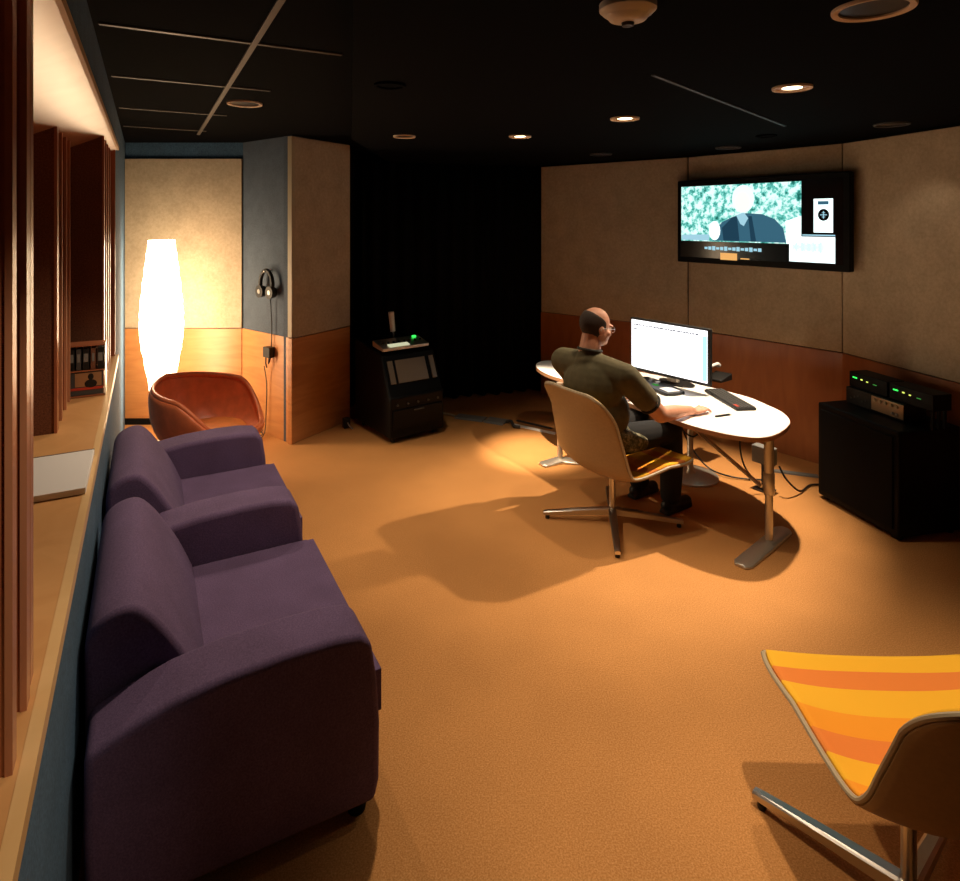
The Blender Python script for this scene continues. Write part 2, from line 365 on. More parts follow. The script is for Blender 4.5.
# ------------------------------------------------------------ downlights
def downlight(x, y, z, r, lit, energy, label, spot=1.75, aim=None, blend=.45, trim=True):
    t = thing('downlight', label, 'ceiling light', (x, y, z))
    MB().lathe([(r*.82, -.001), (r*.82, -.007), (r*.98, -.010), (r, -.006), (r, 0)], n=40).build('trim_ring', M['ringm'] if trim else (M['dgrey'] if energy < 30 else M['ceil']), t, smooth=True)
    if lit:
        MB().lathe([(0, -.004), (r*.5, -.004)], n=32).build('lamp_face', M['bulb'], t)
        MB().lathe([(r*.5, -.004), (r*.83, -.003)], n=32).build('reflector', M['ringm'], t)
    else:
        MB().lathe([(0, -.0015), (r*.83, -.0015)], n=32).build('reflector', M['bulbdim'] if trim or energy < 30 else M['ceil'], t)
    if energy > 0:
        l = bpy.data.lights.new('spot', 'SPOT'); l.energy = energy; l.color = LC; l.spot_size = spot; l.spot_blend = blend; l.shadow_soft_size = .03
        lo = bpy.data.objects.new('spot_lamp', l); C.objects.link(lo); lo.parent = t; lo.location = (0, 0, -.015)
        if aim: lo.rotation_euler = (Vector(aim)-Vector((x, y, z))).to_track_quat('-Z', 'Y').to_euler()
    return t
LC = (1.0, .78, .55)
downlight(1.41, 2.80, ZC, .085, True, 60, 'brightest recessed ceiling light, nearest lit one right of the television top', spot=1.35, aim=(1.25, 2.15, 0), blend=.9)
downlight(.853, 3.65, ZC, .085, True, 46, 'lit recessed ceiling light above the seated man, middle of three lit', aim=(1.15, 4.2, .65), spot=1.3)
downlight(.286, 4.43, ZC, .08, True, 800, 'lit recessed ceiling light beside the curtain, farthest of the lit three', spot=.42, aim=(.45, 5.10, 0), blend=1.0)
downlight(-.54, 4.43, ZC, .08, False, 42, 'dark recessed light with pale ring in front of the curtain', spot=1.6, aim=(-.35, 4.0, 0))
downlight(-1.45, 3.82, ZL, .105, False, 45, 'dark recessed light with pale ring above the orange tub chair', spot=1.6, aim=(-1.2, 3.4, 0))
downlight(1.11, 1.75, ZC, .105, False, 110, 'large pale ring light at the top right picture edge', spot=1.3, blend=1.0, aim=(1.2, 2.0, 0))
downlight(2.57, 3.87, ZC, .10, False, 3, 'dim ring light right above the black equipment cabinet', trim=False)
downlight(2.05, 5.12, ZC, .10, False, 0, 'dim ring light right above the television', trim=False)
downlight(1.10, 5.64, ZC, .10, False, 8, 'barely visible ring light near the curtain edge of the right wall', trim=False, aim=(1.2, 4.4, .6), spot=1.2)
# added light over the back of the desk, unseen, to shape its shadow
downlight(2.03, 4.40, ZC, .07, False, 420, 'added dark recessed light in front of the television', trim=False, aim=(1.3, 4.25, .6), spot=1.15, blend=.6)
# added unseen lamps to brighten the sofa side and the shelf
downlight(-.40, 2.75, ZC, .07, False, 95, 'added dark recessed light above the purple armchairs', trim=False, spot=1.9, aim=(-.75, 2.6, 0))
downlight(.25, .85, ZC, .085, False, 60, 'added recessed light beside the shelf wall, above the viewpoint', aim=(-.80, .95, 1.1), spot=.75, blend=.8)
# faint blue reflection tiles
t = thing('smoke_detector', 'round cream smoke detector on the black ceiling', 'smoke detector', (.41, 1.72, ZC))
MB().lathe([(.078, 0), (.078, -.018), (.066, -.03), (.06, -.034)], n=40).build('mounting_base', M['white'], t, smooth=True)
MB().lathe([(.062, -.030), (.05, -.045), (.03, -.052), (0, -.054)], n=40).build('sensor_cap', M['white'], t, smooth=True)
MB().lathe([(.018, -.05), (.016, -.062), (0, -.064)], n=20).build('sensor_tip', M['dgrey'], t)

# ------------------------------------------------------------ floor lamp
t = thing('floor_lamp', 'tall glowing paper floor lamp in the far left corner', 'floor lamp', (-2.68, 5.22, 0))
pr = [(.045, .20), (.062, .26), (.085, .42), (.12, .65), (.155, .85), (.168, 1.0), (.162, 1.18), (.142, 1.38), (.118, 1.58), (.10, 1.73)]
pr2 = [(p.x, p.y) for p in cr([(a, b, 0) for a, b in pr], 5)]
pr3 = [(r+.0035*math.sin(z*110), z) for r, z in pr2]
MB().lathe(pr3, n=40).build('paper_shade', M['lampglow'], t, smooth=True)
MB().lathe([(.0, .004), (.13, .004), (.13, .014), (.02, .03), (.012, .05), (.012, .25)], n=32).build('lamp_base', M['white'], t, smooth=True)
o = MB().tube(cr([(-2.73, 5.10, .02), (-2.70, 4.95, .02), (-2.62, 4.85, .012), (-2.55, 4.95, .01), (-2.5, 5.2, .01), (-2.3, 5.6, .01), (-2.2, 5.70, .01)], 8), .005).build('lamp_cord', M['white'], smooth=True)
tag(o, 'white power cord curling on the floor under the floor lamp', 'cord')

# ------------------------------------------------------------ purple armchairs
ang_w = math.atan2(NY, NX)-PI/2
def armchair(u0, u1, arms, label):
    uc = (u0+u1)/2; hw = (u1-u0)/2; t = thing('armchair', label, 'armchair', W(uc, .42), ang_w, 'purple wool armchairs along the left wall')
    N0 = .42; aw = .205
    armp = [(.035, .07), (.028, .3), (.030, .512), (.13, .553), (.24, .586), (.38, .605), (.55, .612), (.68, .609), (.765, .596), (.800, .565), (.818, .45), (.828, .3), (.826, .12), (.812, .06)]
    armp = [(y-N0, z) for y, z in armp]
    xl = -hw; xr = hw
    for s in arms:
        if s > 0: MB().prof(armp, hw-aw, hw).build('arm', M['purple'], t, bevel=.022, seg=5); xr = hw-aw
        else: MB().prof(armp, -hw, -hw+aw).build('arm', M['purple'], t, bevel=.022, seg=5); xl = -hw+aw
    g = .004
    MB().box(((xl+xr)/2, .435-N0, .165), (xr-xl-2*g, .75, .19)).build('seat_base', M['purple'], t, bevel=.02)
    er = xr+(.11 if 1 in arms else -.005); el = xl-(.11 if -1 in arms else -.005)
    el = xl+.012
    pl = [(xl+g, .28-N0), (xr-g, .28-N0), (xr-g, .834-N0), (er, .834-N0), (er, .864-N0), (el, .864-N0), (el, .834-N0), (xl+g, .834-N0)]
    MB().prism(pl, .265, .405).build('seat_cushion', M['purple'], t, bevel=.022, seg=4)
    bp = [(.02, .28), (.015, .60), (.02, .69), (.05, .735), (.10, .757), (.15, .752), (.20, .70), (.245, .63), (.29, .55), (.33, .46), (.355, .38), (.345, .30)]
    bp2 = [(p.x-N0, p.y) for p in cr([(a, b, 0) for a, b in bp], 3)]
    MB().prof(bp2, xl+.006, xr-.006).build('back_cushion', M['purple'], t, bevel=.022, seg=4)
    for sx in (-1, 1):
        for yy in (.10, .77):
            MB().lathe([(0, 0), (.028, 0), (.032, .02), (.032, .075), (0, .075)], (sx*(hw-.07), yy-N0, 0), 20).build('foot', M['blackmat'], t, smooth=True)
    return t
armchair(1.79, 3.06, (1, -1), 'nearest purple wool armchair with two broad curved arms')
armchair(3.07, 4.08, (-1,), 'farther purple wool armchair beside the orange tub chair')

# ------------------------------------------------------------ orange tub chair
def tub():
    t = thing('tub_chair', 'orange leather tub chair between the floor lamp and purple armchair', 'chair', (-1.95, 4.45, 0), math.radians(-14)); t.scale = (.86, .86, 1.02)
    # opening faces local +x
    def rimz(th):
        a = abs(th); s = max(0, min(1, (a-.55)/(1.05))); s = s*s*(3-2*s); return .41+.26*s+.07*max(0, (a-1.6)/1.54)
    nth = 72; prof_n = 14; vs = []; fs = []
    for i in range(nth):
        th = -PI+2*PI*i/nth; zr = rimz(th)
        for j in range(prof_n+1):
            q = j/prof_n
            if q < .45:
                r = .30*(q/.45); z = .345+.02*(q/.45)**3
            else:
                k = (q-.45)/.55; r = .30+.11*math.sin(k*PI/2)**.8; z = .365+(zr-.365)*(k**1.35)
            if q >= .45: r += .012*math.sin(k*PI)
            vs.append((r*math.cos(th)*1.0, r*math.sin(th)*.98, z))
    for i in range(nth):
        for j in range(prof_n):
            a = i*(prof_n+1)+j; b = ((i+1) % nth)*(prof_n+1)+j; fs.append((a, a+1, b+1, b))
    o = MB().add(vs, fs).build('shell', M['orange'], t, smooth=True)
    s = o.modifiers.new('sol', 'SOLIDIFY'); s.thickness = .035; s.offset = 1
    s2 = o.modifiers.new('sub', 'SUBSURF'); s2.levels = 1; s2.render_levels = 1
    rim = [Vector((.415*math.cos(-PI+2*PI*i/nth), .405*math.sin(-PI+2*PI*i/nth), rimz(-PI+2*PI*i/nth)+.004)) for i in range(nth)]; rim.append(rim[0])
    MB().tube(rim, .017, 10, False).build('rim', M['orange'], t, smooth=True)
    MB().lathe([(0, .43), (.2, .425), (.265, .41), (.285, .39), (.28, .37), (0, .365)], (.02, 0, 0), 40).build('seat_cushion', M['orangeseat'], t, smooth=True)
    MB().lathe([(0, 0), (.24, 0), (.24, .012), (.05, .03), (.03, .06), (.03, .33)], n=36).build('pedestal', M['chrome'], t, smooth=True)
tub()

# ------------------------------------------------------------ shell chairs
def shell_chair(loc, rz, baseyaw, label, cx=0, cy=-.06, rec=1.0, tall=1.0, wide=1.0):
    t = thing('shell_chair', label, 'chair', loc, rz, 'swivel shell chairs with striped seats')
    prof = [(.285, .425, .335), (.20, .400, .338), (.08, .375, .330), (-.06, .352, .318), (-.17, .346, .306), (-.245, .362, .296), (-.300, .420, .288), (-.340, .51, .280), (-.385, .62, .270), (-.428, .73, .258), (-.460, .800, .235), (-.476, .832, .195), (-.480, .842, .14)]
    prof = [(y if y > -.25 else -.245+(y+.245)*rec, z if y > -.25 else .362+(z-.362)*tall, w) for y, z, w in prof]
    P = cr(prof, 5); m = len(P); nu = 26
    L = [0]
    for a, b in zip(P, P[1:]): L.append(L[-1]+math.hypot(b.x-a.x, b.y-a.y))
    def surf(off, shrink=0):
        rows = []
        for i, p in enumerate(P):
            a = P[max(0, i-1)]; b = P[min(m-1, i+1)]; dy, dz = b.x-a.x, b.y-a.y; l = math.hypot(dy, dz); ny, nz = dz/l, -dy/l  # towards sitter (up / forward)
            tt = L[i]/L[-1]; w = p.z-shrink
            if tt < .03: w *= .985+.5*tt
            lift = .018+.047*min(1, tt/.2)
            bend = math.exp(-((tt-.46)/.1)**2)
            lift = lift*(1-.15*bend)
            if tt > .82: lift *= max(.12, 1-((tt-.82)/.18)**1.3)
            row = []
            for k in range(nu+1):
                x = -1+2*k/nu; h = abs(x)**2.2*lift+off
                row.append((x*w, p.x+ny*h, p.y+nz*h))
            rows.append(row)
        return rows
    inner = surf(.006, .008); outer = surf(-.012)
    vs = []; fs = []
    for r in inner: vs += r
    for i in range(m-1):
        for k in range(nu): a = i*(nu+1)+k; fs.append((a, a+1, a+nu+2, a+nu+1))
    me = bpy.data.meshes.new('upholstery'); me.from_pydata(vs, [], fs); uvl = me.uv_layers.new(name='UVMap')
    for poly in me.polygons:
        poly.use_smooth = True
        for li in poly.loop_indices:
            vi = me.loops[li].vertex_index; i = vi//(nu+1); k = vi % (nu+1)
            uvl.data[li].uv = (k/nu, min(.999, L[i]/L[-1]+.012*math.sin(k/nu*PI)))
    me.materials.append(M['stripe']); o = bpy.data.objects.new('upholstery', me); C.objects.link(o); o.parent = t
    s = o.modifiers.new('sol', 'SOLIDIFY'); s.thickness = .012; s.offset = 0
    vs = []; 
    for r in outer: vs += r
    o = MB().add(vs, fs).build('shell', M['shell'], t, smooth=True)
    s = o.modifiers.new('sol', 'SOLIDIFY'); s.thickness = .006; s.offset = 0
    mid = surf(-.002, .0)
    edge = [r[0] for r in mid]+mid[-1][1:]+[r[-1] for r in mid[::-1]][1:]+mid[0][::-1][1:]
    MB().tube(edge, .008, 8, False).build('edge_trim', M['trim'], t, smooth=True)
    for ch in C.objects:
        if ch.parent == t: ch.scale = (wide, 1/wide**.6 if wide > 1 else 1, 1)
    MB().lathe([(0, .345), (.09, .345), (.09, .335), (.04, .325), (.025, .31), (.019, .31), (.019, .10), (.034, .09), (.034, .055), (0, .05)], (cx, cy, 0), 24).build('column', M['chrome'], t, smooth=True)
    for q in range(4):
        a = baseyaw-rz+q*PI/2; d = Vector((math.cos(a), math.sin(a), 0)); s_ = Vector((-d.y, d.x, 0)); c0 = Vector((cx, cy, 0)); mb = MB()
        st = [(.02, .024, .098, .055), (.22, .021, .075, .043), (.41, .017, .050, .026), (.43, .015, .046, .026)]
        vv = []; ff = []
        for r, w, zt, zb in st:
            for sx, z in ((-1, zb), (1, zb), (1.0, zt-.006), (.6, zt), (-.6, zt), (-1, zt-.006)): vv.append(c0+d*r+s_*w*sx+Vector((0, 0, z)))
        for i in range(3):
            for k in range(6): ff.append((i*6+k, i*6+(k+1) % 6, (i+1)*6+(k+1) % 6, (i+1)*6+k))
        ff += [tuple(range(6))[::-1], tuple(range(18, 24))]
        leg = mb.add(vv, ff).build('leg', M['chrome'], t)
        g = c0+d*.405
        MB().lathe([(0, 0), (.013, 0), (.015, .006), (.013, .016), (.006, .018), (.006, .03), (0, .03)], (g.x, g.y, 0), 16).build('glide', M['dark'], leg, smooth=True)
    return t
CA = math.radians(31)
shell_chair((.88, 3.96, 0), CA-PI/2, math.radians(-98), 'beige swivel shell chair with the seated man on it', .03, -.075, .80, 1.07, 1.13)
shell_chair((1.275, 1.80, 0), math.radians(-2), math.radians(130), 'empty swivel shell chair with yellow and orange striped seat', -.10, -.11)

# ------------------------------------------------------------ desk
DZ = .652
t = thing('desk', 'oval white-topped desk on steel legs with curved feet', 'desk', (1.2, 4.45, 0))
def dl(p): return Vector((p[0]-1.2, p[1]-4.45, 0))
outl = [px(x, y, DZ) for x, y in [(790, 423), (779, 433), (762, 437.5), (738, 436), (704, 429), (673, 419.5), (640, 407), (600, 392), (565, 380), (545, 373), (536, 366)]]
outl += [(.56, 5.50, 0), (.80, 5.47, 0), (1.12, 5.26, 0), (1.45, 4.96, 0)] + [px(738, 394, DZ), px(770, 406, DZ), px(785, 414, DZ)]
ol = cr([dl(p) for p in outl], 8, True)
MB().prism([(p.x, p.y) for p in ol], DZ-.028, DZ-.002).build('edge_band', M['tedge'], t)
cen = Vector((sum(p.x for p in ol)/len(ol), sum(p.y for p in ol)/len(ol), 0))
ol2 = [cen+(p-cen)*.997 for p in ol]
MB().prism([(p.x, p.y) for p in ol2], DZ-.004, DZ).build('tabletop', M['table'], t)
def deskleg(base, tipa, tipb, nm='leg'):
    b = dl(base); lg = MB()
    lg.tube([b+Vector((0, 0, .03)), b+Vector((0, 0, .40))], .022, 20)
    lg.tube([b+Vector((0, 0, .40)), b+Vector((0, 0, DZ-.028))], .027, 20)
    lg.lathe([(.028, .30), (.031, .305), (.031, .42), (.028, .425)], b, 20)
    o = lg.build('leg', M['steel'], t, smooth=True)
    # curved foot
    a = dl(tipa); c = dl(tipb); pts = cr([a, a*.55+b*.45+(b-c)*.0, b, b*.5+c*.5, c], 6)
    vv = []; ff = []; n = len(pts)
    for i, p in enumerate(pts):
        tt = (pts[min(i+1, n-1)]-pts[max(0, i-1)]).normalized(); s_ = Vector((-tt.y, tt.x, 0)); q = abs(i/(n-1)-.5)*2
        w = .052*(1-max(0, q-.85)/.15*.45); h = .034-.014*q
        for sx, z in ((-1, 0.001), (1, .001), (1, h*.6), (.55, h), (-.55, h), (-1, h*.6)): vv.append(p+s_*w*sx+Vector((0, 0, z)))
    for i in range(n-1):
        for k in range(6): ff.append((i*6+k, i*6+(k+1) % 6, (i+1)*6+(k+1) % 6, (i+1)*6+k))
    ff += [tuple(range(6))[::-1], tuple(range(6*(n-1), 6*n))]
    MB().add(vv, ff).build('foot', M['steel'], o, smooth=True, bevel=.006)
    return b
b1 = deskleg(px(769, 545, 0), px(740, 568, 0), px(785, 530, 0))
b2 = deskleg(px(560, 462, 0), px(541, 466, 0), (.80, 4.85))
brace = MB().tube([b1+Vector((-.03, .03, .33)), dl((1.30, 4.25))+Vector((0, 0, DZ-.035))], .012).build('brace', M['steel'], t, smooth=True)
MB().tube([b2+Vector((.03, -.02, .33)), dl((.95, 4.75))+Vector((0, 0, DZ-.035))], .012).build('brace', M['steel'], t, smooth=True)
MB().box(dl((1.17, 4.35))+Vector((0, 0, DZ-.045)), (1.3, .06, .03), rz=math.atan2(b2.y-b1.y, b2.x-b1.x)).build('rail', M['dgrey'], t, bevel=.005)
pb = dl((1.56, 4.60))
MB().lathe([(0, 0.001), (.20, .001), (.20, .012), (.18, .02), (.04, .03), (.022, .05), (.022, DZ-.028)], pb, 36).build('pedestal', M['steel'], t, smooth=True)

# monitor
mc = Vector(((1.62+1.195)/2, (4.38+4.94)/2, 0)); mrz = math.atan2(4.38-4.94, 1.62-1.195)
t = thing('computer_monitor', 'wide computer monitor with white screen on the desk', 'monitor', (mc.x, mc.y, DZ), mrz)
MW = .70; z0 = .066; z1 = .475
MB().box((0, .022, (z0+z1)/2), (MW, .038, z1-z0)).build('casing', M['dark'], t, bevel=.004)
scr = MB().box((0, .0015, (z0+z1)/2+.004), (MW-.03, .003, z1-z0-.036)).build('screen', M['scrwhite'], t)
MB().box((MW/2-.035, -.0008, (z0+z1)/2-.01), (.035, .0015, z1-z0-.09)).build('side_bar', M['scrcyan'], scr)
mb = MB(); x = -MW/2+.04
while x < MW/2-.09:
    w = random.uniform(.008, .03); mb.box((x+w/2, -.0012, z1-.05), (w, .0012, .010)); x += w+random.uniform(.004, .008)
mb.box((-MW/2+.06, -.0012, z1-.085), (.04, .0012, .008)); mb.build('screen_text', M['scrtext'], scr)
mb = MB().box((0, .075, .03+.12), (.09, .04, .26)); mb.build('stand_neck', M['steel'], t, bevel=.005)
MB().prism([(.15*math.cos(a)*1.0, .115+.08*math.sin(a)) for a in [2*PI*i/32 for i in range(32)]], 0.0005, .012).build('stand_base', M['dark'], t)
# keyboard
def flatbox(name, label, cat, c, ang, dim, m, z=DZ, bevel=.004):
    t = thing(name, label, cat, (c[0], c[1], z), ang); MB().box((0, 0, dim[2]/2+.0005), dim).build('body', m, t, bevel=bevel); return t
k0 = Vector(px(713, 390, DZ+.01)); k1 = Vector(px(747, 409.5, DZ+.01)); kc = (k0+k1)/2; ka = math.atan2(k1.y-k0.y, k1.x-k0.x)
t = flatbox('keyboard', 'long black keyboard right of the monitor on the desk', 'keyboard', kc, ka, (.46, .135, .018), M['dark'])
for r in range(5):
    mb = MB()
    for c in range(22): mb.box((-.212+c*.0203, -.05+r*.025, .0215), (.0165, .020, .006))
    mb.build('key_row', M['dgrey'], t)
MB().box((.19, -.05, .0255), (.05, .02, .002)).build('red_keys', M['red'], t)
# controller device under the monitor
cc0 = Vector(px(641, 379, DZ+.01)); cc1 = Vector(px(678, 395, DZ+.01)); cc = (cc0+cc1)/2; ca = math.atan2(cc1.y-cc0.y, cc1.x-cc0.x)
t = thing('editing_controller', 'rounded black controller with white pad below the monitor', 'controller', (cc.x, cc.y, DZ), ca)
Lc = .44; pts = [(-Lc/2, -.075), (Lc/2-.06, -.085), (Lc/2-.01, -.055), (Lc/2, 0), (Lc/2-.01, .055), (Lc/2-.06, .085), (-Lc/2, .075)]
pts = [(p.x, p.y) for p in cr([(a, b, 0) for a, b in pts], 5, True)]
MB().prism(pts, .0005, .022).build('body', M['dark'], t, bevel=.005)
MB().box((Lc/2-.085, 0, .0235), (.11, .10, .003)).build('touch_pad', M['paper'], t, bevel=.001)
MB().box((-.01, -.02, .024), (.05, .03, .004)).build('green_button', M['greendim'], t)
for q in range(4): MB().box((-.15+q*.04, .02+(-1)**q*.02, .025), (.028, .03, .006)).build('button', M['grey'] if q % 2 else M['paper'], t, bevel=.002)
# pen
pa = Vector(px(714, 416.5, DZ+.006)); pbv = Vector(px(733, 414, DZ+.006)); pm = (pa+pbv)/2
t = thing('pen', 'dark pen lying near the front edge of the desk', 'pen', (pm.x, pm.y, DZ), math.atan2(pbv.y-pa.y, pbv.x-pa.x))
MB().tube([(-.065, 0, .0065), (-.06, 0, .0065), (.045, 0, .0065)], [.004, .006, .006], 12).build('barrel', M['dark'], t, smooth=True)
MB().tube([(.045, 0, .0065), (.06, 0, .0065), (.068, 0, .0065)], [.006, .003, .001], 12).build('tip', M['chrome'], t, smooth=True)
# small clutter by the monitor
cl = px(718, 384, DZ)
t = thing('desk_telephone', 'small dark telephone with pale handset behind the monitor edge', 'telephone', (cl[0]+.05, cl[1]+.12, DZ), -.9)
MB().prof([(-.08, 0.001), (.08, .001), (.08, .05), (-.08, .02)], -.07, .07).build('base', M['dark'], t, bevel=.004)
MB().tube(cr([(-.05, -.09, .075), (-.05, -.06, .095), (-.05, .05, .105), (-.05, .09, .09)], 5), [.018]*5+[.013]*6+[.018]*5, 12).build('handset', M['paper'], t, smooth=True)
# paper sheets under monitor
o = MB().box((0, 0, .0015), (.21, .28, .002), 0).build('paper_sheet', M['paper']); o.location = (1.02, 4.86, DZ); o.rotation_euler = (0, 0, mrz+.1)
tag(o, 'white paper sheet on the desk left of the monitor', 'paper')

# ------------------------------------------------------------ person
def person():
    t = thing('person', 'bald man in olive T-shirt seated at the desk with arm on it', 'person', (.86, 3.94, 0), math.radians(34)-PI/2)
    def cap(mb, a, b, ra, rb, n=16):
        a = Vector(a); b = Vector(b); mb.tube([a, b], [ra, rb], n); mb.ell(a, (ra,)*3, nu=n, nv=8); mb.ell(b, (rb,)*3, nu=n, nv=8)
    def chain(mb, pts):
        for (a, ra), (b, rb) in zip(pts, pts[1:]): cap(mb, a, b, ra, rb)
    HR = Matrix.Rotation(math.radians(-12), 3, 'Z') @ Matrix.Rotation(math.radians(-8), 3, 'X')
    hc = Vector((-.035, -.135, 1.228))
    def hp(x, y, z): return hc+HR @ Vector((x, y, z))
    b = MB()
    # head (face towards local +y)
    b.ell(hp(0, -.012, .028), (.079, .098, .094), HR); b.ell(hp(0, .018, -.035), (.066, .080, .088), HR)
    b.ell(hp(0, .055, -.085), (.038, .036, .030), HR); b.ell(hp(0, .095, -.012), (.012, .022, .022), HR); b.ell(hp(0, .088, .018), (.055, .016, .012), HR)
    b.ell(hp(0, .083, -.055), (.024, .012, .007), HR)
    for s in (-1, 1):
        b.ell(hp(s*.080, -.008, -.012), (.010, .020, .032), HR); b.ell(hp(s*.045, .06, -.03), (.024, .022, .022), HR)
    neck = Vector((-.04, -.19, 1.065))
    chain(b, [(hp(0, -.02, -.04), .064), (neck, .068), ((-.02, -.19, .98), .075)])
    # trunk
    b.ell((-.01, -.17, .88), (.165, .105, .15)); b.ell((0, -.13, .70), (.155, .115, .16)); b.ell((0, -.10, .56), (.165, .12, .09))
    sr = Vector((.215, -.14, .965)); sl = Vector((-.265, -.20, .985))
    cap(b, sl, (-.02, -.18, .98), .058, .075); cap(b, sr, (-.02, -.18, .98), .058, .075)
    er = Vector((.27, .105, .715)); wr_ = Vector((.262, .40, .690))
    el = Vector((-.33, .06, .72)); wl_ = Vector((-.19, .33, .69))
    chain(b, [(sr, .060), (er, .050), (er*.55+wr_*.45+Vector((0, 0, .002)), .046), (wr_, .028)])
    chain(b, [(sl, .055), (el, .045), (el*.55+wl_*.45, .042), (wl_, .028)])
    for s in (-1, 1):
        chain(b, [((s*.09, -.08, .535), .085), ((s*.13, .36, .525), .062), ((s*.13, .37, .30), .052), ((s*.13, .36, .10), .036)])
    # hands: relaxed, palm on the table
    def hand(w, d, s):
        d = d.normalized(); sd = Vector((d.y, -d.x, 0))      # points to the right of the hand
        up = Vector((0, 0, 1)); pc = w+d*.06; pc.z = DZ+.024
        b.ell(pc, (1, 1, 1), Matrix(((sd.x*.041, d.x*.052, 0), (sd.y*.041, d.y*.052, 0), (0, 0, .019))), 16, 10)
        cap(b, w, pc-d*.02, .027, .021)
        for k, (off, ln) in enumerate(((-.031, .068), (-.010, .078), (.011, .072), (.030, .056))):
            p0 = pc+d*.035+sd*off*s; p1 = pc+d*(.045+ln*.42)+sd*off*1.15*s+up*.008; p2 = pc+d*(.043+ln*.76)+sd*off*1.25*s-up*.004; p3 = pc+d*(.040+ln)+sd*off*1.28*s-up*.013
            chain(b, [(p0, .0105), (p1, .0095), (p2, .0085), (p3, .0075)])
        q0 = pc-d*.02-sd*.030*s; q1 = pc+d*.012-sd*.056*s-up*.004; q2 = pc+d*.045-sd*.064*s-up*.010
        chain(b, [(q0, .013), (q1, .011), (q2, .009)])
    hand(wr_, Vector((.02, 1, 0)), 1); hand(wl_, Vector((.25, 1, 0)), -1)
    remeshed(b, 'body', M['skin'], t, .0048, 4)
    # hair: short fringe round the back and sides, crown bare
    h = MB(); vs = []; fs = []; nt_, nz_ = 44, 12
    for i in range(nt_+1):
        e_ = -1+2*i/nt_; a = -PI/2+e_*1.85
        for j in range(nz_+1):
            q = j/nz_; zt = .098-.064*abs(e_)**2.6; zb = -.088+.088*(max(0, abs(e_)-.35)/.65)**1.3
            z = zb+(zt-zb)*q
            R1 = math.sqrt(max(.02, 1-((z-.028)/.094)**2)) if z > -.066 else 0
            R2 = math.sqrt(max(.02, 1-((z+.035)/.088)**2)) if z > -.12 else 0
            ex = max(.079*R1, .066*R2, .060 if z < -.03 else 0)+.004
            eb = max(.012+.098*R1, -.018+.080*R2+.0, .060 if z < -.03 else 0)+.004
            ca, sa = math.cos(a), math.sin(a)
            vs.append(hp(ex*ca, (eb if sa < 0 else .07)*sa-(.0 if sa < 0 else 0), z))
    for i in range(nt_):
        for j in range(nz_): a = i*(nz_+1)+j; fs.append((a, a+1, a+nz_+2, a+nz_+1))
    o = h.add(vs, fs).build('hair', M['hair'], t, smooth=True); s = o.modifiers.new('s', 'SOLIDIFY'); s.thickness = .004; s.offset = 0
    # glasses
    g = MB()
    for s in (-1, 1):
        c = [hp(s*.033+.024*math.cos(a), .106-.004*abs(math.cos(a)), -.004+.017*math.sin(a)) for a in [2*PI*i/20 for i in range(21)]]
        g.tube(c, .0018, 6, False); g.tube([hp(s*.057, .102, .002), hp(s*.082, .07, .004), hp(s*.088, -.01, .004), hp(s*.087, -.022, -.01)], .0018, 6)
    g.tube([hp(-.010, .107, 0), hp(0, .112, .003), hp(.010, .107, 0)], .0018, 6)
    gl = g.build('glasses', M['chrome'], t, smooth=True)
    # shirt
    s = MB()
    s.ell((-.01, -.19, .88), (.222, .140, .175)); s.ell((0, -.15, .72), (.215, .165, .19)); s.ell((0, -.12, .58), (.21, .16, .10))
    cap(s, sl+Vector((0, 0, .002)), (-.02, -.18, .985), .082, .098); cap(s, sr, (-.02, -.18, .985), .082, .098)
    cap(s, (-.035, -.190, 1.01), (-.037, -.186, 1.065), .096, .074)
    chain(s, [(sr, .084), (sr*.44+er*.56, .076)]); chain(s, [(sl, .084), (sl*.44+el*.56, .076)])
    # soft folds
    for k in range(6): cap(s, (-.12+k*.05, -.315+.01*(k % 2), .80-.02*k), (-.05+k*.05, -.30, .64+.01*k), .012, .010)
    sh = remeshed(s, 'shirt', M['shirt'], t, .008, 5)
    c = [Vector((-.038+.071*math.cos(a), -.186+.072*math.sin(a), 1.093+.012*math.sin(a+PI))) for a in [2*PI*i/24 for i in range(25)]]
    MB().tube(c, .009, 8, False).build('collar', M['shirtdk'], sh, smooth=True)
    for s0, e0 in ((sr, er), (sl, el)):
        dd = (e0-s0).normalized(); cu = s0*.44+e0*.56+dd*.054
        sA = dd.cross(Vector((0, 0, 1))).normalized(); sB = sA.cross(dd)
        MB().tube([cu+(sA*math.cos(a)+sB*math.sin(a))*.064 for a in [2*PI*i/20 for i in range(21)]], .008, 8, False).build('cuff', M['shirtdk'], sh, smooth=True)
    p = MB()
    p.ell((0, -.09, .545), (.180, .14, .095))
    for s_ in (-1, 1):
        chain(p, [((s_*.095, -.07, .545), .096), ((s_*.132, .365, .530), .078), ((s_*.132, .38, .30), .074), ((s_*.132, .37, .11), .066)])
    remeshed(p, 'trousers', M['pants'], t, .009, 4)
    q = MB(); cap(q, (.165, -.12, .60), (.185, .03, .535), .05, .045); q.ell((.18, -.04, .545), (.05, .10, .06))
    remeshed(q, 'shirt_tail', M['camo'], t, .008, 4)
    for s_ in (-1, 1):
        q = MB(); cap(q, (s_*.135, .34, .048), (s_*.14, .52, .040), .046, .036); q.box((s_*.138, .42, .012), (.075, .25, .022))
        remeshed(q, 'shoe', M['dark'], t, .008, 4)
person()

